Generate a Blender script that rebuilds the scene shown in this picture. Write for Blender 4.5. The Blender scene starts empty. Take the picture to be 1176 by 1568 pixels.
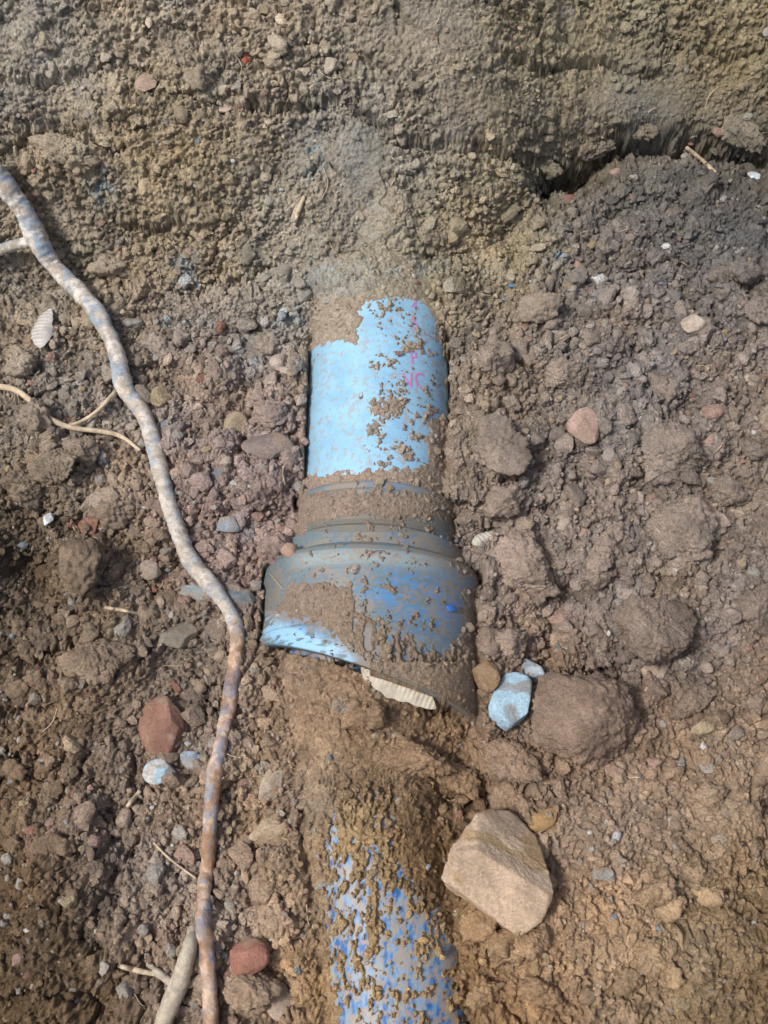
import bpy, math, numpy as np
from mathutils import Vector
f32=np.float32
# ---------------------------------------------------------------- camera maths
T=math.radians(20); D=0.8; PX=0.0005
C=np.array([0,-D*math.sin(T),D*math.cos(T)])
UP=np.array([0,math.cos(T),math.sin(T)]); FW=np.array([0,math.sin(T),-math.cos(T)])
def W(px,py,z=0.0):
    u=(px-588)*PX; v=(784-py)*PX
    d=D*FW+v*UP+np.array([u,0,0])
    s=(z-C[2])/d[2]
    return C[0]+s*d[0], C[1]+s*d[1]
def proj(x,y,z):
    ry=y-C[1]; rz=z-C[2]
    dep=ry*FW[1]+rz*FW[2]; up=ry*UP[1]+rz*UP[2]
    dep=np.maximum(dep,0.05)
    return 588+x/dep*D/PX, 784-up/dep*D/PX
# ---------------------------------------------------------------- noise
_tabs={}
def tab(seed,n=256,k=6):
    if (seed,k) not in _tabs: _tabs[(seed,k)]=np.random.default_rng(seed).random((k,n,n)).astype(f32)
    return _tabs[(seed,k)]
def vn(x,y,f,seed):
    t=tab(seed)[0]; X=x*f+37.3; Y=y*f+91.7
    xi=np.floor(X).astype(np.int32); yi=np.floor(Y).astype(np.int32)
    fx=(X-xi).astype(f32); fy=(Y-yi).astype(f32)
    fx=fx*fx*(3-2*fx); fy=fy*fy*(3-2*fy)
    x0=xi&255;x1=(xi+1)&255;y0=yi&255;y1=(yi+1)&255
    return (t[x0,y0]*(1-fx)+t[x1,y0]*fx)*(1-fy)+(t[x0,y1]*(1-fx)+t[x1,y1]*fx)*fy
def fbm(x,y,f,o,seed,g=0.5):
    r=0;a=1;s=0
    for i in range(o):
        an=seed*1.7+i*0.9; ca,sa=math.cos(an),math.sin(an)
        r=r+a*vn(x*ca-y*sa,x*sa+y*ca,f,seed+i); s+=a; a*=g; f*=2.03
    return r/s
def crumbs(x,y,f,seed,dens,rmin=0.28,rmax=0.62):
    t=tab(seed+500); X=x*f+11.1; Y=y*f+57.7
    xi=np.floor(X).astype(np.int32); yi=np.floor(Y).astype(np.int32)
    H=np.zeros(X.shape,f32); ID=np.zeros(X.shape,f32)
    for i in (-1,0,1):
        for j in (-1,0,1):
            cx=(xi+i); cy=(yi+j); a=cx&255; b=cy&255
            dx=(X-(cx+t[0][a,b])).astype(f32); dy=(Y-(cy+t[1][a,b])).astype(f32)
            ang=t[2][a,b]*6.283; ca=np.cos(ang); sa=np.sin(ang)
            p=dx*ca+dy*sa; q=(-dx*sa+dy*ca)*(1+0.6*t[4][a,b])
            rr=rmin+(rmax-rmin)*t[3][a,b]
            d=0.58*np.maximum(np.abs(p),np.abs(q))+0.5*np.sqrt(p*p+q*q)
            e=1-(d/rr)**2
            h=np.where(e>0,np.sqrt(np.maximum(e,0))*rr*(0.9+0.5*p/rr),0)
            h=np.where(t[5][a,b]<dens,h,0)
            m=h>H
            H=np.where(m,h,H); ID=np.where(m,t[4][a,b]*0.6+t[2][a,b]*0.4,ID)
    return H/f, ID
def ss(a,b,x):
    t=np.clip((x-a)/(b-a),0,1); return t*t*(3-2*t)
def lin(c):
    c=np.asarray(c,float)/255.0
    return np.where(c<=0.04045,c/12.92,((c+0.055)/1.055)**2.4)
def sdf(px,py,poly):
    P=np.array(poly,float); n=len(P)
    d=np.full(px.shape,1e9,f32); ins=np.zeros(px.shape,bool)
    for i in range(n):
        a=P[i]; b=P[(i+1)%n]; e=b-a
        wx=px-a[0]; wy=py-a[1]
        t=np.clip((wx*e[0]+wy*e[1])/(e@e+1e-9),0,1)
        d=np.minimum(d,(wx-e[0]*t)**2+(wy-e[1]*t)**2)
        c=((a[1]>py)!=(b[1]>py))
        if abs(e[1])>1e-9:
            ins^= c&(px < e[0]*(py-a[1])/e[1]+a[0])
    d=np.sqrt(d)
    return np.where(ins,-d,d)
# ---------------------------------------------------------------- pipe definition
ZA=-0.020
def yw(px,py,z): return W(px,py,z)[1]
sections={}
def sec(name,p0,p1,prof,za,slant=0.0):
    sections[name]=dict(x0=p0[0],y0=p0[1],x1=p1[0],y1=p1[1],prof=np.array(prof),za=za,slant=slant)
yU0=yw(580,400,.038); yN=yw(570,738,.040); yS=yw(570,800,.045); yB=yw(565,838,.062); yE=yw(560,1020,.062); yL1=yw(600,1700,.03)
sec('upper_pipe',(-0.0035,yU0+0.01),(-0.0055,yN-0.03),[(0,.0575),(1,.0575)],ZA)
n0=yN+0.001
sec('coupling',(-0.0062,n0),(-0.0125,yE),[(0,.0580),(.0008,.0625),(.003,.0637),(.0065,.0637),(.008,.0620),(n0-yS-.004,.0620),(n0-yS,.0635),(n0-yS+.003,.0680),(n0-yB-.008,.0700),(n0-yB-.003,.0790),(n0-yB+.001,.0820),(n0-yB+.012,.0830),(n0-yB+.016,.0808),(n0-yE-.030,.0808),(n0-yE-.026,.0822),(n0-yE,.0826)],ZA,0.30)
ax0=W(548,1100,.02)[0]; ax1=W(603,1568,.02)[0]; ya=yw(548,1100,.02); yb=yw(603,1568,.02); gr=(ax1-ax0)/(yb-ya)
sec('lower_pipe',(ax0+gr*(yE+.04-ya),yE+0.04),(ax0+gr*(yL1-.25-ya),yL1-0.25),[(0,.0570),(1,.0570)],-0.036)
def hsec(S,x,y,slope=.75):
    ax=np.array([S['x1']-S['x0'],S['y1']-S['y0']]); L=np.linalg.norm(ax); ax/=L
    s=(x-S['x0'])*ax[0]+(y-S['y0'])*ax[1]
    d=-(x-S['x0'])*ax[1]+(y-S['y0'])*ax[0]   # + towards east
    Le=L+S['slant']*np.clip(d,-.09,.09)
    r=np.interp(s,S['prof'][:,0],S['prof'][:,1])
    ok=(s>=0)&(s<=Le)&(np.abs(d)<r)
    k=.6*r; e=S['za']+np.sqrt(np.maximum(r*r-np.minimum(np.abs(d),k)**2,0))-np.maximum(np.abs(d)-k,0)*slope
    e=e-np.maximum(-s,0)*.8-np.maximum(s-Le,0)*.8
    return np.where(ok,S['za']+np.sqrt(np.maximum(r*r-d*d,0)),-1.0),s,d,e
# ---------------------------------------------------------------- terrain base
foot_px=[(-60,430),(60,420),(300,430),(450,425),(620,440),(740,400),(800,335),(850,272),(900,250),(940,228),(1000,218),(1060,214),(1176,236),(1240,240)]
fw=np.array([W(a,b,0) for a,b in foot_px])
dips=[(40,850,45,60,38),(30,930,60,40,20),(60,1010,90,30,12),(90,192,70,14,22),(878,268,45,12,26),(755,815,26,16,18),(935,1025,50,24,30),
(735,1115,34,26,26),(300,350,18,12,14),(300,360,60,20,4),(1050,238,60,10,20),
(990,745,22,40,12),(880,900,30,60,10),(130,640,50,30,6),(370,885,24,50,7),(420,1030,30,40,4),(170,1250,20,60,10),(100,590,40,20,8),(700,1225,60,16,16),
(1030,40,14,60,14),(505,200,12,30,8),(640,330,12,50,8),(1130,1420,60,60,10),(830,750,20,60,10),(900,740,20,40,10),(1000,880,40,20,14),(840,1000,20,50,12),(740,1250,50,14,10),(930,420,60,20,9),(1060,640,20,50,9),(380,600,14,60,6),(60,1080,60,12,8)]
postdips=[(636,1245,18,50,22),(663,1340,16,60,22),(665,1090,40,12,14),(705,1225,50,14,12),(470,1150,5,60,9),(466,1270,5,50,9),(628,1190,30,14,10),(690,1440,12,50,10)]
bumps=[(120,1120,110,120,14),(60,1400,110,200,26),(120,880,50,50,12),(250,300,80,60,10),(110,250,80,40,12),(1050,100,80,90,12),(930,190,110,50,14),(700,160,120,60,9),
(560,250,70,80,6),(1000,690,50,60,7),(1100,560,90,90,8),(1020,1250,150,120,12),(1100,1500,120,80,18),(900,1420,110,80,12),(140,1010,90,60,12),(80,720,60,50,10),
(780,1010,40,60,4),(250,820,40,60,4),(380,440,60,30,5),(740,700,40,120,6),(430,640,36,100,2),(760,1010,30,50,6),(430,1180,30,120,6),(560,1150,90,70,12),(600,1070,60,40,8)]
ledges=[([(820,292),(870,262),(900,250),(940,226),(1000,216),(1060,214),(1176,236)],38,22,10),
([(540,160),(590,205),(640,222),(700,222),(780,232),(840,262)],11,20,5),
([(200,455),(260,445),(320,440),(370,420),(440,398)],8,20,5),
([(0,208),(40,200),(90,186),(130,205),(200,230)],17,18,6),
([(940,760),(980,790),(1040,800),(1080,770)],10,18,5),
([(640,1200),(700,1215),(770,1208),(830,1225)],12,20,5),
([(0,1000),(60,1010),(110,985),(160,1000)],14,20,5),
([(150,1230),(160,1260),(180,1290),(230,1300)],8,18,5),
([(760,80),(840,110),(920,95),(1010,130)],11,16,5),
([(330,150),(420,165),(480,150),(540,160)],10,16,5),
([(0,110),(80,120),(160,90),(240,100)],10,16,5),
([(380,250),(440,270),(500,255)],7,14,5),
([(1000,60),(1080,90),(1176,70)],11,16,5),
([(150,330),(220,350),(300,335)],8,16,5),
([(800,330),(760,372),(700,392),(640,380)],7,20,5)]
def zmacro(x,y):
    yf=np.interp(x,fw[:,0],fw[:,1])+0.012*(fbm(x,y,14,2,3)-.5)
    t=y-yf
    z=0.42*(1-np.exp(-np.maximum(t,0)*1.05/0.42*1.0))
    r=np.maximum(np.maximum(np.abs(x)-0.34,0),np.maximum(-0.36-y,0))
    z=np.maximum(z,0.42*(1-np.exp(-r*1.4/0.42)))
    z=z+0.020*(fbm(x,y,9,3,11)-.5)+0.022*(fbm(x,y,30,2,21)-.5)
    hx,hy=W(585,400,.03)
    z=z+0.030*np.exp(-((x-hx)/.11)**2-((y-hy)/.045)**2)
    return z
step=0.00070
def axis(lo,hi,far):
    core=np.arange(lo,hi,step); g=[];s=step;v=hi
    while v<far: s*=1.16; v+=s; g.append(v)
    h=[];s=step;v=lo
    while v>-far: s*=1.16; v-=s; h.append(v)
    return np.concatenate([np.array(h[::-1]),core,np.array(g)]),len(h),len(core)
gx,ox,nx=axis(-0.37,0.37,60); gy,oy,ny=axis(-0.36,0.48,60)
X,Y=np.meshgrid(gx,gy,indexing='ij'); shp=X.shape
Z=zmacro(X,Y)
HP=np.full(shp,-1.0)
HS={}
for k,S in sections.items():
    r4=hsec(S,X,Y,{'upper_pipe':.35,'coupling':.8,'lower_pipe':.45}[k]); HS[k]=r4; HP=np.maximum(HP,r4[0])
px,py=proj(X,Y,np.maximum(Z,HP))
wx=px+28*(fbm(X,Y,60,3,31)-.5); wy=py+28*(fbm(X,Y,60,3,41)-.5)
jag=7*(fbm(X,Y,260,3,47)-.5)
def gauss(l,a,b):
    g=np.zeros(shp)
    for cx,cy,rx,ry,s in l: g+=s*np.exp(-((a-cx)/rx)**2-((b-cy)/ry)**2)
    return g
Z=Z+0.001*gauss(bumps,wx,wy)-0.001*gauss(dips,wx+jag,wy+jag)
for pts,dep,w,up_ in ledges:
    P=np.array(pts,float); t=wy+jag*1.6-np.interp(wx,P[:,0],P[:,1])
    side=ss(P[0,0]-15,P[0,0]+25,wx)*(1-ss(P[-1,0]-25,P[-1,0]+15,wx))
    Z-=side*dep*0.001*np.where(t>0,np.exp(-t/w),np.exp(-(t/up_)**2))
cr=np.exp(-np.abs(fbm(X,Y+.7*Z,13,4,171,.55)-.5)/.010)*ss(.48,.62,fbm(X,Y,9,2,181))
cr2=np.exp(-np.abs(fbm(X,Y+.7*Z,26,4,191,.55)-.5)/.016)*ss(.50,.62,fbm(X,Y,14,2,196))
core=(np.abs(X)<0.6)&(np.abs(Y)<0.8)
Z=Z-np.where(core,.009*cr+.006*cr2,0)
hC,sC,dC,eC=HS['coupling']; hL,sL,dL,eL=HS['lower_pipe']; hU,sU,dU,eU=HS['upper_pipe']
n1=fbm(X,Y,120,5,121,.66); n2=fbm(X,Y,420,3,131,.6); n3=fbm(X*2.0,Y*.7,230,4,141,.6)
uu=n1*.6+n2*.4
polyU=[(462,728),(463,600),(474,548),(500,520),(546,528),(556,467),(600,454),(645,460),(686,515),(700,600),(690,628),(652,650),(654,712),(560,722)]
inU=sdf(px+24*(n1-.5),py+24*(n1-.5)+14*(n2-.5),polyU)
polyL=[(508,1215),(585,1210),(612,1300),(652,1375),(688,1420),(735,1720),(545,1720),(508,1500),(500,1400),(496,1300)]
inL=sdf(px+34*(n1-.5),py+30*(n2-.5),polyL)
wob=.010*(fbm(X,Y,40,3,161)-.5)
BU=ss(4,40,inU)*(py<770)*np.clip(ss(480,440,py)+ss(640,700,px),0,1)
fillU=eU+wob-.06*(1-BU)
BL=ss(1,30,inL)*(py>1020)
fillL=eL+wob+.001-.06*(1-BL)
BC=ss(695,745,px)*ss(760,860,py)
fillC=eC+wob+.001-.07*(1-BC)
fill=np.maximum(fillU,np.maximum(fillL,fillC))
def smax(a,b,k):
    h=np.clip(.5+.5*(a-b)/k,0,1); return b*(1-h)+a*h+k*h*(1-h)
Z=np.where(np.maximum(np.maximum(BU,BL),BC)>.001,smax(Z,fill,.010),Z)
pd=0.001*gauss(postdips,wx+jag,wy+jag); Z=Z-pd
# smoothness mask (smeared clay versus loose crumbs)
smooth=1.25*gauss([(560,260,50,90,1.),(980,170,120,45,1.),(640,50,110,55,.8),(880,60,110,60,.6),(720,170,100,50,.6),(120,160,70,50,.6),(590,350,50,40,.4),(430,230,60,50,.4),(60,330,60,40,.3),(1120,130,60,60,.4),
 (120,1100,60,60,.4),(60,1400,90,140,.15),(1020,1230,130,90,.25),(900,1400,80,60,.3),(1110,1230,60,50,.4),(60,60,60,50,.5),(480,420,60,30,.3),(700,470,60,30,.3)],wx,wy)
smooth=np.clip(smooth+0.8*(fbm(X,Y,30,3,51)-.55),0,1)
Q=Y+0.75*np.clip(Z,-.1,.5)
dx=0.0032*(fbm(X,Q,350,3,61)-.5); dy=0.0032*(fbm(X,Q,350,3,71)-.5)
dx2=0.008*(vn(X,Q,110,81)-.5); dy2=0.008*(vn(X,Q,110,91)-.5)
big,id0=crumbs(X+dx+dx2,Q+dy+dy2,1/0.034,1,.45)
m1,id1=crumbs(X+dx+dx2*.5,Q+dy+dy2*.5,1/0.016,2,.55)
m2,id2=crumbs(X+dx,Q+dy,1/0.0085,3,.65)
m3,id3=crumbs(X+dx*.6,Q+dy*.6,1/0.0050,4,.8)
m4,id4=crumbs(X+dx*.4,Q+dy*.4,1/0.0030,5,.9)
amp=1-0.9*smooth
loose=np.clip(gauss([(1000,600,220,330,1),(330,700,150,200,.9),(800,800,120,200,.8),(250,1350,180,200,.8),(1000,950,200,150,.6),(100,650,120,200,.5),(400,1350,60,300,.8),(300,150,200,100,.3)],px,py)+.2,0.2,1)
hs=[big*.80*loose,m1*.82*(0.35+.65*loose),m2*.95,m3*1.0]
Hc=np.zeros(shp); ID=np.zeros(shp)
for h,i in zip(hs,(id0,id1,id2,id3)):
    m=h>Hc; Hc=np.where(m,h,Hc); ID=np.where(m,i,ID)
rgh=fbm(X,Q,430,3,101,.75)-.5
rough=Hc*0.95+m4*1.2+0.0046*rgh+m3*.55+m2*.35
smallr=0.005*(fbm(X,Q,80,4,111,.6)-.5)+m4*.3+0.0016*rgh
disp=rough*amp+smallr*(.3+.7*smooth)
disp=np.where(core,disp,0)
gz=np.gradient(Z,gy,axis=1)
def blur(a,k):
    for ax_ in (0,1):
        c=np.cumsum(np.pad(a,[(k+1,k) if i==ax_ else (0,0) for i in (0,1)],mode='edge'),axis=ax_)
        n=a.shape[ax_]; w=2*k+1
        a=(np.take(c,np.arange(w,w+n),axis=ax_)-np.take(c,np.arange(0,n),axis=ax_))/w
    return a
gz=np.clip(blur(gz,4),-2.5,2.5); nl=1/np.sqrt(1+gz*gz)
near=HP>-.5
Zg=Z+disp*nl
Yg=Y-disp*gz*nl*(~near)
# ---- soil on the pipe
thr=0.75-0.165*ss(530,590,px)
thr=thr+0.10*np.exp(-((px-640)/22)**2-((py-575)/26)**2)
for cx,cy,rx,ry,s in [(590,490,30,20,.07),(600,625,36,20,.15),(572,592,26,20,.07),(625,525,16,14,.07),(620,690,30,22,.08),(530,560,25,15,.06),(585,665,35,12,.08),(655,625,16,16,.08),(600,550,20,14,.05)]:
    thr=thr-s*np.exp(-((px-cx)/rx)**2-((py-cy)/ry)**2)
E_U=np.minimum(-inU/200,thr-uu)
polyDirt=[[(440,895),(500,890),(545,905),(550,930),(640,985),(680,1000),(705,985),(712,900),(770,900),(780,1130),(640,1130),(575,1030),(530,985),(470,950),(425,935)],
          [(455,756),(560,750),(670,756),(700,778),(690,796),(600,796),(560,786),(480,800),(455,822),(440,800)],
          [(690,830),(712,880),(790,900),(780,760),(685,740)]]
Ed=np.full(shp,9.)
for p in polyDirt: Ed=np.minimum(Ed,sdf(px+34*(n1-.5),py+34*(n2-.5),p)/200)
Ed=np.maximum(Ed,np.where((px>540)&(py>850)&(py<1015)&(px<700),n3-.54,-1))
E_C=np.minimum(Ed,.63-uu)
cov=.425+.11*ss(1200,1480,py)
u3=n3*.45+n2*.2+n1*.35
E_L=np.minimum(-inL/200,cov-u3)
inC=hC>-.5; inUc=(hU>-.5)&~inC; inLc=(hL>-.5)&~inC&~inUc
E=np.where(inC,E_C,np.where(inUc,E_U,E_L))
exposed=near&(E>0)
crust=0.0005+0.0014*n2+m4*.45+m3*.2
thick=0.009*ss(1290,1100,py)*inLc+0.006*ss(560,690,px)*ss(930,1010,py)*inC+.0035*inLc*n1
lc=crust+thick+(m2*.45+m3*.3)*inLc
cover=HP+np.clip(-E*.045,-.0009,lc)
Lc=np.linalg.norm([sections['coupling']['x1']-sections['coupling']['x0'],sections['coupling']['y1']-sections['coupling']['y0']])
lowrim=inC&(sC>Lc+.30*dC-.006)&exposed
cover=np.where(lowrim,np.minimum(HP-.010,Zg),cover)
pile=np.where((E<-.03)|(inLc&(E<-.01)),Zg,-1)
pile=np.where(exposed|(inC&(px<600)),-1,pile)
Zf=np.where(near,np.maximum(cover,pile),Zg)
ix=lambda x: np.clip(np.round((np.asarray(x)-gx[ox])/step).astype(int)+ox,0,len(gx)-1)
iy=lambda y: np.clip(np.round((np.asarray(y)-gy[oy])/step).astype(int)+oy,0,len(gy)-1)
surf=np.maximum(Zf,np.where(exposed,HP,-1))
def Hs(x,y): return surf[ix(x),iy(y)]
def P(px_,py_):
    u=(px_-588)*PX; v=(784-py_)*PX
    d=D*FW+v*UP+np.array([u,0,0])
    s=np.linspace(.55,1.5,1500); pts=C+s[:,None]*d
    b=pts[:,2]<Hs(pts[:,0],pts[:,1]); k=int(np.argmax(b)) if b.any() else 900
    return pts[k]
# ---- colours
anch=[(100,80,156,142,120),(370,70,158,144,122),(620,60,138,126,106),(900,60,148,136,108),(1100,80,136,123,95),(560,250,146,137,121),(950,180,120,110,92),(250,250,150,133,104),(100,350,148,133,110),
(450,400,150,138,117),(700,350,148,133,104),(1000,350,106,99,90),(1100,300,95,89,80),(150,560,144,131,114),(330,600,142,126,111),(1000,500,128,115,102),(800,600,130,116,101),(1100,700,130,116,102),(350,750,145,123,110),
(100,700,138,122,102),(120,900,130,112,91),(40,860,95,78,58),(60,1150,120,99,76),(60,1400,102,82,58),(200,1000,126,109,90),(230,1300,144,124,104),(400,1200,142,122,102),(400,1450,144,123,103),(800,880,141,123,106),(1000,900,128,113,98),
(1100,1000,128,112,97),(900,1100,128,107,90),(600,1130,136,110,84),(540,1250,150,124,90),(900,1200,146,124,101),(1100,1200,142,120,96),(900,1400,162,134,106),(1050,1450,152,127,94),(1150,1500,118,94,66),(800,1500,142,114,82),(540,1500,152,123,84),(650,1300,104,78,50)]
KALB=1.42
def soilcol(a,b):
    a=np.clip(a,-20,1200); b=np.clip(b,-20,1590)
    acc=np.zeros(a.shape+(3,),f32); ws=np.zeros(a.shape,f32)+1e-9
    for q in anch:
        w=np.exp(-((a-q[0])**2+(b-q[1])**2)/(2*85.0**2)).astype(f32)+1e-7
        acc+=w[...,None]*lin(q[2:]).astype(f32)*np.array([.94,1.0,1.09],f32)*KALB; ws+=w
    return acc/ws[...,None]
col=soilcol(px+60*(n1-.5),py+60*(n1-.5))
v=0.70+0.5*fbm(X,Y,45,4,201,.6)+0.45*(ID-.45)*amp+0.5*(n2-.5)
col*=v[...,None]
tint=(fbm(X,Y,22,3,211)-.5)
col*=1+np.stack([tint*.2,tint*0,-tint*.3],-1)
def tintm(mask,c,k):
    global col
    m=(mask*k)[...,None]; col=col*(1-m)+m*np.array(c)
tintm((ID>.84)&(id1>.5)&(Hc>.001)&(px<480),lin((164,132,116)),.4)
tintm((ID<.10)&(Hc>.001),lin((164,158,148)),.45)
tintm((id3>.9)&(m3>.0008),lin((195,186,168)),.4)
bl=gauss([(285,410,16,22,1),(160,290,16,22,.8),(295,432,10,8,1),(260,490,14,6,.6),(550,250,40,70,.2),(480,245,14,40,.6),(500,430,60,30,.35),(380,545,20,30,.4),(590,350,40,30,.3),(380,820,40,20,.3),(120,880,14,20,.6),(440,490,40,12,.5),(860,390,6,6,1.2),(783,438,6,5,1.5),(640,420,60,20,.3),(110,910,10,20,.5)],wx,wy)
tintm(np.clip(bl*1.6*(n1*.5+n2*.5>.5),0,1)*np.clip((n2-.38)*5,0,1),lin((146,172,184)),.7)
ochre=np.clip(-inL/20,0,1)*(hL>-.5)
tintm(ochre*(py>1150),lin((184,160,120)),.5)
tintm((inC)*1.0,lin((146,132,114)),.6)
tintm(inUc*(py>455),lin((172,154,132)),.5)
gl=np.clip(gauss([(560,240,34,80,1),(960,190,90,30,.6),(600,35,30,30,.8),(1100,40,40,40,.5)],wx,wy),0,1)*smooth
tintm(gl,lin((150,147,136)),.6)
shade_dark_soil=np.clip(gauss([(40,870,60,90,.9),(880,275,60,20,.8),(1100,275,120,35,.7),(935,1020,50,30,.6),(735,1110,40,30,.6),(60,1400,100,150,.2),(1150,1450,60,120,.3)],wx,wy)+np.clip(pd/.018,0,1)*.9,0,1)  # painted shade in holes, gaps and below ledges, plus two darker soil areas
shade_dark_soil=np.clip(shade_dark_soil+.5*cr+.3*cr2,0,1)  # painted shade along the cracks as well
col*=(1-.4*shade_dark_soil)[...,None]
col=np.clip(col,.008,.75)
# ---------------------------------------------------------------- mesh helpers
def mesh_np(name,V,F,colr=None,mat=None,smooth_=True,parent=None):
    V=np.asarray(V,f32); F=np.asarray(F,np.int32); k=F.shape[1]
    me=bpy.data.meshes.new(name); me.vertices.add(len(V)); me.vertices.foreach_set('co',V.ravel())
    me.loops.add(F.size); me.loops.foreach_set('vertex_index',F.ravel())
    me.polygons.add(len(F)); me.polygons.foreach_set('loop_start',np.arange(0,F.size,k,dtype=np.int32))
    me.polygons.foreach_set('loop_total',np.full(len(F),k,np.int32))
    me.polygons.foreach_set('use_smooth',np.full(len(F),smooth_,bool))
    me.update(calc_edges=True)
    if colr is not None:
        a=me.color_attributes.new('Col','FLOAT_COLOR','POINT')
        c=np.ones((len(V),4),f32); c[:,:3]=colr; a.data.foreach_set('color',c.ravel())
    if mat: me.materials.append(mat)
    ob=bpy.data.objects.new(name,me); bpy.context.scene.collection.objects.link(ob)
    if parent: ob.parent=parent
    return ob
def gridfaces(n,m,wrap=False):
    i=np.arange(n-1)[:,None]; j=np.arange(m if wrap else m-1)[None,:]
    a=i*m+j; b=(i+1)*m+j; j2=(j+1)%m
    return np.stack([a,b,(i+1)*m+j2,i*m+j2],-1).reshape(-1,4)
def material(name,rough,spec,nscale,bump,var,bs=0.0004,sheen=0):
    m=bpy.data.materials.new(name); m.use_nodes=True; nt=m.node_tree; N=nt.nodes; Lk=nt.links
    b=N['Principled BSDF']; b.inputs['Roughness'].default_value=rough; b.inputs['Specular IOR Level'].default_value=spec
    at=N.new('ShaderNodeAttribute'); at.attribute_name='Col'
    tc=N.new('ShaderNodeTexCoord')
    no=N.new('ShaderNodeTexNoise'); no.inputs['Scale'].default_value=nscale; no.inputs['Detail'].default_value=5; no.inputs['Roughness'].default_value=.7
    Lk.new(tc.outputs['Object'],no.inputs['Vector'])
    mr=N.new('ShaderNodeMapRange'); mr.inputs['From Min'].default_value=.3; mr.inputs['From Max'].default_value=.7
    mr.inputs['To Min'].default_value=1-var; mr.inputs['To Max'].default_value=1+var
    Lk.new(no.outputs['Fac'],mr.inputs['Value'])
    mx=N.new('ShaderNodeVectorMath'); mx.operation='SCALE'
    Lk.new(at.outputs['Color'],mx.inputs[0]); Lk.new(mr.outputs['Result'],mx.inputs['Scale'])
    Lk.new(mx.outputs['Vector'],b.inputs['Base Color'])
    bp=N.new('ShaderNodeBump'); bp.inputs['Strength'].default_value=bump; bp.inputs['Distance'].default_value=bs
    n2_=N.new('ShaderNodeTexNoise'); n2_.inputs['Scale'].default_value=nscale*1.0; n2_.inputs['Detail'].default_value=4; n2_.inputs['Roughness'].default_value=.75
    Lk.new(tc.outputs['Object'],n2_.inputs['Vector']); Lk.new(n2_.outputs['Fac'],bp.inputs['Height']); Lk.new(bp.outputs['Normal'],b.inputs['Normal'])
    return m
soil=material('soil',.85,.22,600,1.0,.42,.0018)
stonem=material('stone',.85,.25,520,1.0,.28,.0014)
plastic=material('dusty_plastic',.50,.4,500,.25,.08,.0003)
rootm=material('root_bark',.75,.3,600,.8,.22,.0009)
shellm=material('shell',.6,.4,700,.3,.1,.0003)
ground=mesh_np('ground',np.stack([X,Yg,Zf],-1).reshape(-1,3),gridfaces(*shp),col.reshape(-1,3),soil)
# ---------------------------------------------------------------- pipe
pipe=bpy.data.objects.new('plastic_water_pipe',None); bpy.context.scene.collection.objects.link(pipe)
def revolve(name,S,ns,na,wall,colf):
    ax=np.array([S['x1']-S['x0'],S['y1']-S['y0']]); L=np.linalg.norm(ax); ax/=L
    s=np.linspace(0,L,ns); pr=S['prof']
    s=np.unique(np.concatenate([s,pr[pr[:,0]<L,0]]))
    r=np.interp(s,pr[:,0],pr[:,1])
    s2=np.concatenate([s,s[::-1]]); r2=np.concatenate([r,np.minimum(r[::-1],r[-1])-wall])
    a=np.linspace(0,2*np.pi,na,endpoint=False)
    SS,AA=np.meshgrid(s2,a,indexing='ij'); RR=np.repeat(r2[:,None],na,1)
    d=RR*np.sin(AA); SL=SS+S['slant']*d*ss(L*.75,L,SS)
    z=S['za']+RR*np.cos(AA)
    x=S['x0']+ax[0]*SL-ax[1]*d; y=S['y0']+ax[1]*SL+ax[0]*d
    a_,b_=proj(x,y,z)
    c=colf(x,y,z,a_,b_)
    F=gridfaces(len(s2),na,True)[:, ::-1]
    return mesh_np(name,np.stack([x,y,z],-1).reshape(-1,3),F,c.reshape(-1,3),plastic,True,pipe)
def mixc(c,col2,m): return c*(1-m[...,None])+np.array(col2)*m[...,None]
def cU(x,y,z,a,b):
    c=np.zeros(x.shape+(3,))+lin((146,193,221)); n=fbm(x,y,60,4,311,.6); n_=fbm(x,y,350,4,321,.65)
    c=mixc(c,lin((124,174,207)),ss(.4,.7,n)*.6)
    c=mixc(c,lin((164,154,136)),ss(.56,.66,n_)*.6)
    c=mixc(c,lin((140,165,180)),(1-ss(468,520,a))*.3)
    return c
def cC(x,y,z,a,b):
    n=fbm(x,y,50,4,331,.6); n_=fbm(x*.6,y*1.5,260,4,341,.62); nn=fbm(x,y,600,3,351,.6)
    c=np.zeros(x.shape+(3,))+lin((104,124,134))
    bl=np.zeros(x.shape)
    for cx,cy,rx,ry,s in [(620,738,50,9,1.2),(640,905,60,30,1.),(600,890,50,20,.4),(560,915,35,8,.7),(660,950,40,25,.9),(580,975,50,20,.9),(440,965,70,30,.9),(620,820,30,12,.8),(650,995,60,20,.5),(690,930,30,20,.6)]:
        bl+=s*np.exp(-((a-cx)/rx)**2-((b-cy)/ry)**2)
    c=mixc(c,lin((82,136,186)),np.clip(bl*1.2,0,1)*ss(.40,.58,n_)*.88)
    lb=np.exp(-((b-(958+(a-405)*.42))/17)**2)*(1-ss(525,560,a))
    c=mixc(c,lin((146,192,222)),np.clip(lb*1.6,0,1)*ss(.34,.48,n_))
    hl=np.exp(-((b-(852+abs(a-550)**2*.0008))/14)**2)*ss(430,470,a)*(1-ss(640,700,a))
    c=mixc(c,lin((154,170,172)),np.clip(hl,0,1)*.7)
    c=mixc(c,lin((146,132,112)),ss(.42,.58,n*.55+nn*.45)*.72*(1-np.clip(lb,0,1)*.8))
    c=mixc(c,lin((84,94,98)),(1-ss(405,450,a))*.4*(b<935))  # shade painted into the colour of the coupling's left side
    c=mixc(c,lin((114,110,99)),((b>755)&(b<815))*.7*np.ones(x.shape))
    return c
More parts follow.
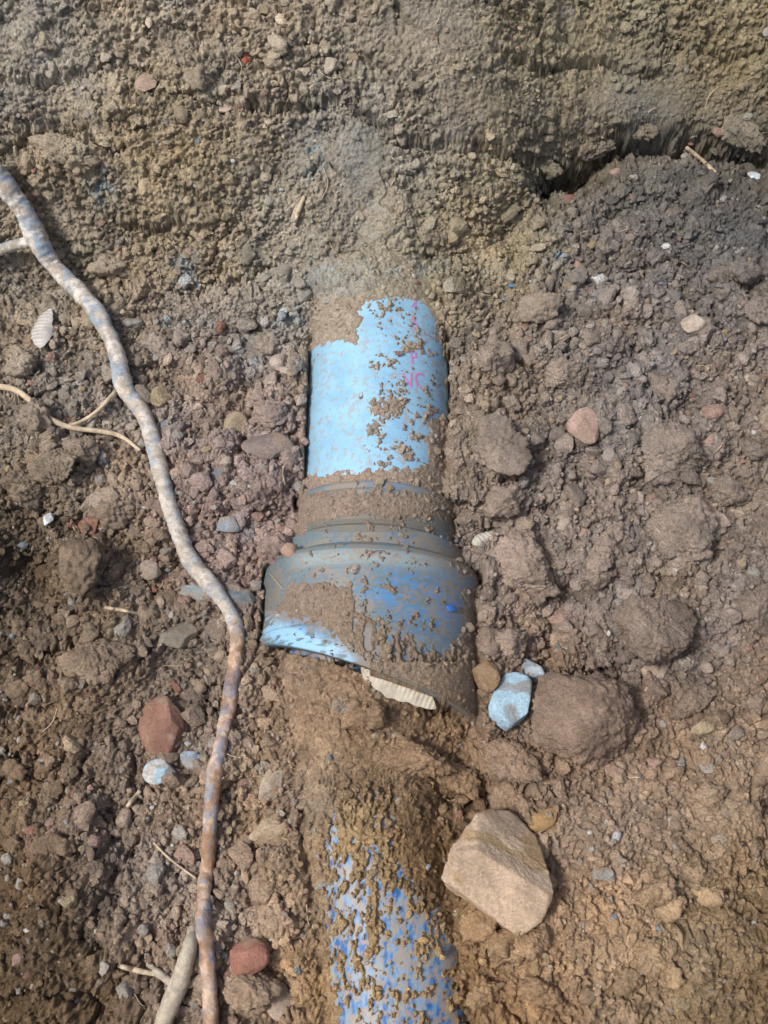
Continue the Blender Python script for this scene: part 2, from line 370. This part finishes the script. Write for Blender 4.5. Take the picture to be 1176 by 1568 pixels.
def cL(x,y,z,a,b):
    n=fbm(x*2,y*.7,160,4,361,.62); nn=fbm(x,y,400,3,371,.6)
    c=np.zeros(x.shape+(3,))+lin((78,128,178))
    c=mixc(c,lin((146,164,176)),ss(.42,.6,n)*.7)
    c=mixc(c,lin((36,90,156)),(1-ss(.34,.44,n))*.85)
    c=mixc(c,lin((164,146,118)),ss(.44,.56,nn)*.75)
    return c
revolve('upper_pipe',sections['upper_pipe'],300,420,.005,cU)
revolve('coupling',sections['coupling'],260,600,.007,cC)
revolve('lower_pipe',sections['lower_pipe'],420,420,.005,cL)
tm=bpy.data.materials.new('pink_ink'); tm.use_nodes=True; tb=tm.node_tree.nodes['Principled BSDF']; tb.inputs['Base Color'].default_value=(*lin((214,120,184)),1); tb.inputs['Roughness'].default_value=.6
for txt,a,b,sz,rot in [('VC',622,596,.021,14),('P',630,556,.018,10),('S',632,502,.018,8),('4',630,474,.015,0)]:
    cu=bpy.data.curves.new('lettering','FONT'); cu.body=txt; cu.size=sz; cu.offset=-0.0001
    o=bpy.data.objects.new('lt',cu); bpy.context.scene.collection.objects.link(o)
    dg=bpy.context.evaluated_depsgraph_get(); me=bpy.data.meshes.new_from_object(o.evaluated_get(dg)); bpy.data.objects.remove(o)
    wx0,wy0=W(a,b,.033); r=math.radians(rot)
    for v_ in me.vertices:
        x_=v_.co.x*.66; y_=v_.co.y*.95; X_=wx0+x_*math.cos(r)-y_*math.sin(r); Y_=wy0+x_*math.sin(r)+y_*math.cos(r)
        h=float(hsec(sections['upper_pipe'],np.array([X_]),np.array([Y_]))[0][0])
        v_.co=(X_,Y_,h+.0004)
    me.materials.append(tm); o=bpy.data.objects.new('printed_lettering',me); bpy.context.scene.collection.objects.link(o); o.parent=pipe
# ---------------------------------------------------------------- rocks
import bmesh
_ico={}
def ico(n):
    if n not in _ico:
        bm=bmesh.new(); bmesh.ops.create_icosphere(bm,subdivisions=n,radius=1); bm.verts.ensure_lookup_table()
        _ico[n]=(np.array([v.co[:] for v in bm.verts]),np.array([[v.index for v in f.verts] for f in bm.faces])); bm.free()
    return _ico[n]
def n3d(p,f,seed):
    return (vn(p[:,0]+p[:,2]*.37,p[:,1]-p[:,2]*.71,f,seed)+vn(p[:,1]+p[:,0]*.43,p[:,2]+p[:,0]*.29,f,seed+1)+vn(p[:,2]-p[:,1]*.57,p[:,0]+p[:,1]*.33,f,seed+2))/3-.5
def rockshape(n,seed,planes=12,p=14,ns=.1,fs=2.0,fine=.03,dlo=.58):
    rg=np.random.default_rng(seed); V,F=ico(n)
    nr=rg.normal(size=(planes,3)); nr/=np.linalg.norm(nr,axis=1)[:,None]; d=rg.uniform(dlo,1.0,planes)
    q=np.maximum(V@nr.T,0)/d; r=(np.sum(q**p,1)+.02)**(-1/p)
    r=np.minimum(r,1.5)
    r*=1+ns*2*n3d(V,fs,seed%97+400)+fine*3*n3d(V,6,seed%89+500)+fine*2.4*n3d(V,16,seed%83+600)*(n>=3)+fine*1.6*n3d(V,36,seed%83+600)*(n>=5)
    return V*r[:,None],F
rg=np.random.default_rng(7)
def scatter(name,N,sub,rmin,rmax,pw,nvar,smth=False,outl=1.0,fine=.07):
    vs=np.stack([rockshape(sub,1000+i+sub*77,8,14,.14,1.8,fine)[0] for i in range(nvar)]); F0=ico(sub)[1]
    x=rg.uniform(-.36,.36,N); y=rg.uniform(-.34,.42,N); jx=ix(x); jy=iy(y)
    lo=loose[jx,jy]; sm=smooth[jx,jy]; nr=near[jx,jy]
    r=rmin+(rmax-rmin)*rg.random(N)**pw
    ok=rg.random(N)<=(0.3+.7*lo)*(1-.92*sm)*np.where(py[jx,jy]<420,.65,1)
    ok&=~(nr&(exposed[jx,jy]|(inUc[jx,jy]&(E[jx,jy]>-.06))|(inC[jx,jy]&(rg.random(N)<.6))))
    ok&=~(nr&((r>.004)|(rg.random(N)<.3)))
    x,y,jx,jy,r=[q[ok] for q in (x,y,jx,jy,r)]; n=len(x)
    z=Zf[jx,jy]; y=Yg[jx,jy]
    sc=np.stack([np.ones(n),rg.uniform(.65,1,n),rg.uniform(.5,.85,n)],-1)*r[:,None]
    V=vs[rg.integers(0,nvar,n)]*sc[:,None,:]
    a=rg.uniform(0,6.283,n); t=rg.uniform(0,.7,n); b=rg.uniform(0,6.283,n)
    Rz=np.zeros((n,3,3)); Rz[:,0,0]=np.cos(a);Rz[:,0,1]=-np.sin(a);Rz[:,1,0]=np.sin(a);Rz[:,1,1]=np.cos(a);Rz[:,2,2]=1
    K=np.zeros((n,3,3)); K[:,0,2]=np.sin(b);K[:,1,2]=-np.cos(b);K[:,2,0]=-np.sin(b);K[:,2,1]=np.cos(b)
    R=(np.eye(3)+np.sin(t)[:,None,None]*K+(1-np.cos(t))[:,None,None]*(K@K))@Rz
    V=np.einsum('nij,nkj->nki',R,V)
    V=V+np.stack([x,y,z+r*rg.uniform(-.25,.2,n)],-1)[:,None,:]
    base=col[jx,jy]*rg.uniform(.85,1.28,n)[:,None]
    k=rg.random(n)/outl; k=np.where((px[jx,jy]<470)&(py[jx,jy]>480),k*.75,k); u=rg.uniform(.8,1.1,n)[:,None]
    lo_=0
    for hi,cc in [(.004,(150,112,98)),(.025,(168,142,128)),(.07,(166,160,150)),(.09,(168,152,124)),(.096,(138,144,148)),(.100,(205,205,200))]:
        m=(k>=lo_)&(k<hi); base[m]=(lin(cc)*u)[m]; lo_=hi
    Vf=V.reshape(-1,3)
    Cc=np.repeat(base,V.shape[1],0)*(1+.5*n3d(Vf,260,700))[:,None]
    Ff=(F0[None]+(np.arange(n)*V.shape[1])[:,None,None]).reshape(-1,3)
    mesh_np(name,Vf,Ff,Cc,soil,smth)
scatter('soil_crumbs',60000,1,.0008,.0027,1.6,24)
scatter('gravel',10500,2,.0022,.0055,2,24)
scatter('pebbles',850,3,.0045,.0095,1.8,20,outl=.7,fine=.08)
def clodmesh(V0,dims,seed,amp_=1.0):
    V=V0/np.abs(V0).max(0); v=V*dims; o=seed*.37
    cr,_=crumbs(v[:,0]+v[:,2]*.6+o,v[:,1]+v[:,2]*.7,1/.0045,8,.85); cr2,_=crumbs(v[:,0]-v[:,2]*.6+o,v[:,1]+v[:,2]*.5,1/.010,9,.6); cr3,_=crumbs(v[:,0]+v[:,2]*.3+o,v[:,1]-v[:,2]*.7,1/.0026,10,.9)
    nn=V/np.linalg.norm(V,axis=1)[:,None]
    return v+nn*((cr*.7+cr2*.4+cr3*.8+.0016*n3d(v,420,640))*amp_)[:,None]
def place(name,a,b,w,h,ang,colr,seed,flat=.6,kind='rock',sub=5,sink=.25,mat=None,planes=13,tilt=.25,c2=None,c2m=.0,p=20,dust=.55,link=True,dlo=.66):
    q=P(a,b); 
    if kind=='rock': V,F=rockshape(sub,seed,planes,p*1.5,.05,1.6,.02,dlo)
    else: V,F=rockshape(sub,seed,9,10,.2,2.2,.04)
    V=V/np.abs(V).max(0)
    rx=w*PX/2*.97; ry=h*PX/2*.97; rz=min(rx,ry)*flat*1.2
    v=V*np.array([rx,ry,rz])
    if kind=='clod': v=clodmesh(V,np.array([rx,ry,rz])*.95,seed)
    r_=math.radians(ang); R=np.array([[math.cos(r_),-math.sin(r_),0],[math.sin(r_),math.cos(r_),0],[0,0,1]])
    rr=np.random.default_rng(seed); ti=rr.uniform(-tilt,tilt,2)
    Rx=np.array([[1,0,0],[0,math.cos(ti[0]),-math.sin(ti[0])],[0,math.sin(ti[0]),math.cos(ti[0])]])
    v=v@(Rx@R).T+q+np.array([0,0,rz*(1-2*sink)])
    c=np.repeat(lin(colr)[None],len(v),0)*(1.15 if kind=='rock' else 1)
    nz=n3d(v,70,seed%50+800)+.5*n3d(v,240,seed%50+810)
    c=c*(1+.8*nz)[:,None]
    dm=ss(.0,.14,n3d(v,110,seed%40+820)+.5*n3d(v,500,830))[:,None]*(dust if kind=='rock' else .2)
    c=c*(1-dm)+dm*lin((162,143,122))
    if c2 is not None:
        m=ss(-.02,.06,n3d(v,90,seed%40+850)+c2m)[:,None]; c=c*(1-m)+m*lin(c2)*1.1
    c=np.clip(c,.01,.85)
    if not link: return v,F,c
    return mesh_np(name,v,F,c,mat or (stonem if kind=='rock' else soil),kind=='rock')
main=[(-30,235,34,14),(5,280,33,14),(35,322,31,13),(58,368,34,12),(85,410,28,10),(125,450,29,9),(155,490,28,8),(178,540,27,7),(190,590,30,6),(222,640,26,5),(238,690,26,4),(250,740,24,3),(268,800,24,3),(290,855,26,3),(318,890,26,4),(345,925,22,4),(363,965,22,3),(360,1010,22,2),(350,1080,22,2),(340,1130,20,2),(328,1190,22,2),(322,1250,21,2),(318,1320,20,2),(312,1370,19,2),(312,1420,22,2),(320,1500,20,2),(324,1600,20,2)]
mp=np.array(main)
clods=[(765,690,85,120,0),(775,775,75,55,0),(825,480,75,70,0),(860,580,80,60,0),(1020,690,120,110,0),(795,880,100,120,0),(1035,815,110,100,0),(985,960,150,115,0),(905,1095,190,160,0),(780,1170,95,80,0),
(930,845,70,50,0),(1010,600,60,50,0),(750,560,80,90,0),(1120,760,70,60,0),(1150,930,70,90,0),(1060,1080,80,50,0),(960,640,40,34,0),(905,520,40,36,0),
(120,880,70,110,10),(90,720,90,70,0),(60,640,70,60,0),(150,1020,110,80,0),(385,1520,80,60,0),(410,1360,50,40,0),(180,780,60,70,0),(1000,1050,50,50,0),(800,1290,50,60,0),(770,1440,80,60,0),(830,1510,70,50,0),(100,230,130,50,0),(310,330,60,34,0),(740,1520,50,40,0),
(640,1165,110,60,0),(560,1100,60,50,0),(700,1190,90,40,0),(1130,420,70,60,0),(40,760,60,60,0),(30,560,60,50,0),
(835,255,70,34,0),(910,232,80,34,0),(980,205,90,34,0),(1130,205,110,50,0),(440,700,40,50,0),(450,560,34,40,0)]
for i in range(105):
    a=rg.uniform(715,1180) if i<62 else rg.uniform(0,430); b=rg.uniform(330,1540) if i<62 else rg.uniform(40,1540)
    s_=24+38*rg.random()**1.8
    if abs(a-np.interp(b,mp[:,1],mp[:,0]))<18+s_*.7: continue
    clods.append((a,b,s_*rg.uniform(.8,1.3),s_,0))
parts=[];off=0
for i,(a,b,w,h,r) in enumerate(clods):
    cc=soilcol(np.array([a],float),np.array([b],float))[0]*rg.uniform(.88,1.12)
    sr=(np.where(cc<=.0031308,cc*12.92,1.055*cc**(1/2.4)-.055))*255
    vv,F,c=place('c',a,b,w,h,rg.uniform(-30,30),sr,40+i,.72,'clod',6 if w>88 else (5 if w>46 else 4),.28,link=False)
    parts.append((vv,F+off,c)); off+=len(vv)
mesh_np('soil_clods',np.concatenate([p[0] for p in parts]),np.concatenate([p[1] for p in parts]),np.concatenate([p[2] for p in parts]),soil,True)
# named stones
place('limestone_rock',754,1337,150,168,0,(194,172,148),309,.85,sub=6,sink=.25,planes=10,tilt=.12,c2=(170,146,114),c2m=-.09,p=45,dust=.35,dlo=.55)
place('sandstone_chip',832,1255,50,30,20,(164,134,94),302,.6)
place('painted_stone',783,1080,70,95,-8,(132,142,148),303,.6,sink=.1,c2=(162,192,208),c2m=-.04,dust=.3,p=30)
place('painted_stone',810,1030,42,32,-35,(150,160,165),304,.5,sink=.1,c2=(184,194,200))
place('painted_stone',247,1183,50,38,10,(182,186,184),305,.5,sink=.0,c2=(168,192,204),c2m=-.06)
place('painted_stone',297,1163,42,32,-15,(138,154,168),306,.5,sink=.0)
place('brick_fragment',256,1112,78,95,5,(132,100,86),307,.55,dust=.7)
place('brick_fragment',142,805,40,44,0,(124,84,70),308,.5,dust=.5)
place('brick_fragment',421,628,34,34,0,(158,110,96),309,.6)
place('brick_fragment',380,1465,60,50,10,(142,102,88),310,.5)
place('brick_fragment',376,92,16,22,10,(150,84,70),318,.5)
place('pink_stone',895,656,62,66,0,(170,146,134),311,.6)
place('ochre_stone',360,650,44,40,0,(162,148,122),312,.6)
place('purple_stone',410,688,85,50,0,(132,120,114),313,.5)
place('slate_stone',370,925,46,50,20,(108,118,122),314,.5,sink=.0)
place('slate_stone',302,910,70,26,-6,(132,140,140),315,.5,sink=.05)
place('pale_stone',420,1198,34,62,-22,(172,160,142),316,.4,sink=.1)
place('pale_stone',415,525,34,30,0,(162,154,140),317,.5)
place('pale_stone',1060,503,42,44,0,(184,172,158),319,.5,sink=.1)
place('pale_stone',1020,815,44,36,0,(178,164,152),320,.4,sink=.0)
place('pale_stone',455,325,16,44,-20,(178,168,150),321,.5,sink=.0)
place('pale_stone',232,875,36,34,0,(164,152,138),322,.6,sink=.1)
place('pink_stone',345,165,30,26,0,(184,162,150),324,.5)
place('pink_stone',225,130,40,40,0,(162,142,126),325,.3)
place('grey_stone',275,975,60,50,0,(128,122,110),326,.5)
place('grey_stone',350,805,40,28,0,(128,136,142),327,.5)
place('white_paint_flake',1153,270,26,18,-20,(205,222,230),328,.3,sink=.0)
place('white_paint_flake',75,796,18,22,0,(205,218,225),329,.4,sink=.0)
place('blue_paint_flake',865,395,14,14,0,(140,178,202),330,.3,sink=-.2)
place('blue_paint_flake',783,438,12,8,0,(80,128,180),331,.3,sink=-.2)
place('blue_paint_flake',688,932,22,12,-20,(55,105,175),332,.4,sink=.0)
place('ochre_stone',745,1035,44,50,0,(136,112,84),333,.5)
place('pink_stone',1000,1035,40,40,0,(172,156,142),334,.5)
place('pink_stone',445,845,30,26,0,(152,128,114),335,.5)
place('ochre_stone',410,1270,60,36,15,(174,156,130),336,.5)
place('pale_stone',420,1525,44,70,30,(154,138,122),337,.5)
# ---------------------------------------------------------------- shells
def shell(name,a,b,L,Wd,ang,c,seed=1,lift=.003):
    p=P(a,b); n=160; m=90
    u=np.linspace(-1,1,n)[:,None]; t=np.linspace(0,2*np.pi,m,endpoint=False)[None]
    prof=(1-np.abs(u)**2.2)**.7*(1-.35*u)*(1+.06*np.sin(u*7+seed)+.04*np.sin(u*19+seed*2))
    yy=np.cos(t)*prof; up=np.sin(t)*prof
    x=u*L*PX/2+0*t; y=yy*Wd*PX/2+ (1-u*u)*Wd*PX*.12
    rib=np.sin(x/(PX*1.05)+yy*2.5)
    z=up*.0008+(1-yy**2)*.0022*prof+.00022*rib*(up>0)*ss(-1,.2,yy)
    r=math.radians(ang); Xx=x*math.cos(r)-y*math.sin(r); Yy=x*math.sin(r)+y*math.cos(r)
    V=np.stack([p[0]+Xx,p[1]+Yy,p[2]+z+lift],-1)
    cc=lin(c)*(0.84+.13*rib*ss(-1,.2,yy))[...,None]*(.6+.7*fbm(V[...,0],V[...,1],160,4,seed+900))[...,None]
    mesh_np(name,V.reshape(-1,3),gridfaces(n,m,True),cc.reshape(-1,3),shellm)
shell('shell_fragment',610,1055,118,46,-30,(198,190,172),2,.007)
shell('shell_fragment',73,508,74,32,82,(210,206,198),3,.006)
shell('shell_fragment',742,830,44,18,22,(192,188,176),5,.007)
# ---------------------------------------------------------------- roots
def spline(pts,n=24):
    Pn=np.array(pts,float); Pn=np.vstack([2*Pn[0]-Pn[1],Pn,2*Pn[-1]-Pn[-2]]); out=[]
    for i in range(1,len(Pn)-2):
        t=np.linspace(0,1,n,endpoint=False)[:,None]; a,b,c,d=Pn[i-1:i+3]
        out.append(.5*((2*b)+(-a+c)*t+(2*a-5*b+4*c-d)*t**2+(-a+3*b-3*c+d)*t**3))
    out.append(Pn[-2][None]); return np.vstack(out)
def tube(pts,colf,seed,sm=9,knob=.12):
    S=spline(pts)
    w=np.array([P(q[0],q[1]) for q in S]); z=w[:,2]
    k=np.ones(sm)/sm; zp=np.pad(z,sm,mode='edge'); z=np.convolve(zp,k,'same')[sm:-sm]+S[:,3]*.001
    z=np.maximum(z,w[:,2]-.002)
    z=np.convolve(np.pad(z,3,mode='edge'),np.ones(5)/5,'same')[3:-3]
    rad=S[:,2]*PX/2
    z=z+rad*.55
    xy=np.array([W(q[0],q[1],zz) for q,zz in zip(S,z)])
    c=np.column_stack([xy,z]); tg=np.gradient(c,axis=0); tg/=np.linalg.norm(tg,axis=1)[:,None]
    side=np.cross(tg,[0,0,1.]); side/=np.linalg.norm(side,axis=1)[:,None]; up=np.cross(side,tg)
    m=28; a=np.linspace(0,2*np.pi,m,endpoint=False)
    ln=np.cumsum(np.r_[0,np.linalg.norm(np.diff(c,axis=0),axis=1)])
    AA,LL=np.meshgrid(a,ln)
    r=rad[:,None]*(1+knob*2.4*(fbm(LL,np.cos(AA)*.004,70,3,seed)-.5)+knob*2.2*(fbm(LL+np.sin(AA)*.002,np.cos(AA)*.004,380,3,seed+5)-.5))
    r[0]*=.3; r[-1]*=.3
    V=c[:,None]+r[...,None]*(np.cos(AA)[...,None]*side[:,None]+np.sin(AA)[...,None]*up[:,None])
    cl=colf(V,S,AA,LL)
    return V.reshape(-1,3),gridfaces(len(c),m,True),cl.reshape(-1,3)
def join(name,parts,mat):
    Vs=[];Fs=[];Cs=[];o=0
    for V,F,c in parts: Vs.append(V);Fs.append(F+o);Cs.append(c);o+=len(V)
    return mesh_np(name,np.concatenate(Vs),np.concatenate(Fs),np.concatenate(Cs),mat)
def cRoot(V,S,AA,LL):
    x=V[...,0];y=V[...,1]
    n=fbm(LL*.6,AA*.004,150,4,921,.6); n_=fbm(LL*.5+.3,AA*.0035,170,4,931,.65); py_=np.repeat(S[:,1][:,None],V.shape[1],1)
    c=np.zeros(V.shape)+lin((188,179,166))
    c=mixc(c,lin((228,224,216)),ss(.40,.54,n)*(1-ss(300,800,py_)*.6)*.9)
    c=mixc(c,lin((144,170,190)),ss(.50,.62,n_)*.75*(1-ss(400,1000,py_)*.5))
    c=mixc(c,lin((150,136,118)),ss(.50,.62,fbm(x,y,320,4,941,.7))*.55)
    low=ss(940,1000,py_)
    c=mixc(c,lin((186,140,104)),low*.75)
    c=mixc(c,lin((210,186,166)),low*ss(.44,.58,n)*.85)
    c=mixc(c,lin((126,142,164)),low*ss(.54,.62,n_)*.75)
    c=mixc(c,lin((112,80,56)),low*(1-ss(.36,.46,n))*.5)
    c=mixc(c,lin((158,137,116)),low*ss(.5,.6,fbm(x,y,300,3,947,.7))*.6)
    return c
side=[(-30,388,18,10),(0,382,18,11),(30,374,18,12),(58,366,20,12)]
join('tree_root',[tube(main,cRoot,951,35),tube(side,cRoot,955,15)],rootm)
def cThin(V,S,AA,LL): return np.zeros(V.shape)+lin((202,184,156))*(.75+.5*fbm(V[...,0],V[...,1],200,3,961))[...,None]
join('thin_root',[tube([(-20,590,10,6),(20,596,10,6),(45,612,9,7),(75,640,9,7),(110,655,8,7),(150,660,8,7),(185,668,7,6),(215,690,5,4)],cThin,971,25,knob=.05),
 tube([(95,655,5,6),(125,645,6,7),(150,628,6,8),(172,605,7,8),(182,596,5,8)],cThin,972,15,knob=.05)],rootm)
def cStick(V,S,AA,LL): return np.zeros(V.shape)+lin((186,176,158))*(.6+.7*fbm(LL*.5,AA*.003,500,3,981))[...,None]
join('broken_stick',[tube([(240,1600,24,3),(256,1550,24,4),(276,1500,24,4),(288,1460,20,5),(296,1420,14,6)],cStick,982,21,knob=.1),tube([(226,1476,9,3),(245,1492,11,4),(270,1510,12,4)],cStick,983)],rootm)
hair=[];r3=np.random.default_rng(33)
fix=[[(160,930,5,3),(185,934,5,4),(215,940,3,3)],[(180,1478,6,3),(210,1486,7,4),(240,1492,6,4)],[(235,1290,3,3),(260,1315,3,3),(300,1345,3,3)],[(1050,225,7,6),(1078,248,7,4),(1102,272,8,3)],[(195,1235,6,3),(215,1210,6,3)],[(450,345,5,3),(458,320,7,4),(466,300,5,3)]]
for f in fix: hair.append(tube(f,cThin,990,5,.05))
for i in range(90):
    a=r3.uniform(20,1160); b=r3.uniform(20,1550)
    if 440<a<760 and 450<b<1120: continue
    an=r3.uniform(0,6.28); L=r3.uniform(8,26); w=r3.uniform(.8,1.4)
    hair.append(tube([(a,b,w,1),(a+L*math.cos(an),b+L*math.sin(an),w,2.5),(a+L*1.9*math.cos(an+r3.uniform(-.6,.6)),b+L*1.9*math.sin(an+r3.uniform(-.6,.6)),w*.7,1)],cThin,990,5,.05))
join('rootlets',hair,rootm)
# ---------------------------------------------------------------- camera, light
cam=bpy.data.cameras.new('camera'); co=bpy.data.objects.new('camera',cam); bpy.context.scene.collection.objects.link(co)
co.location=C; co.rotation_euler=(T,0,0); cam.sensor_fit='VERTICAL'; cam.sensor_height=24; cam.lens=24*D/(1568*PX); cam.clip_start=.01; cam.clip_end=500
bpy.context.scene.camera=co
w=bpy.data.worlds.new('World'); bpy.context.scene.world=w; w.use_nodes=True; nt=w.node_tree
sky=nt.nodes.new('ShaderNodeTexSky'); sky.sky_type='NISHITA'; sky.sun_disc=False
EL=math.radians(60); AZ=math.radians(-100)
sky.sun_elevation=EL; sky.sun_rotation=AZ; sky.dust_density=5; sky.air_density=1.0
nt.links.new(sky.outputs[0],nt.nodes['Background'].inputs[0]); nt.nodes['Background'].inputs[1].default_value=.13
sl=bpy.data.lights.new('sun','SUN'); sl.energy=2.6; sl.angle=math.radians(9); sl.color=(1,.97,.94)
so=bpy.data.objects.new('sun',sl); bpy.context.scene.collection.objects.link(so)
dv=Vector((math.sin(AZ)*math.cos(EL),math.cos(AZ)*math.cos(EL),math.sin(EL)))
so.rotation_euler=dv.to_track_quat('Z','Y').to_euler()
s=bpy.context.scene; s.view_settings.view_transform='Standard'; s.view_settings.look='None'; s.view_settings.exposure=0
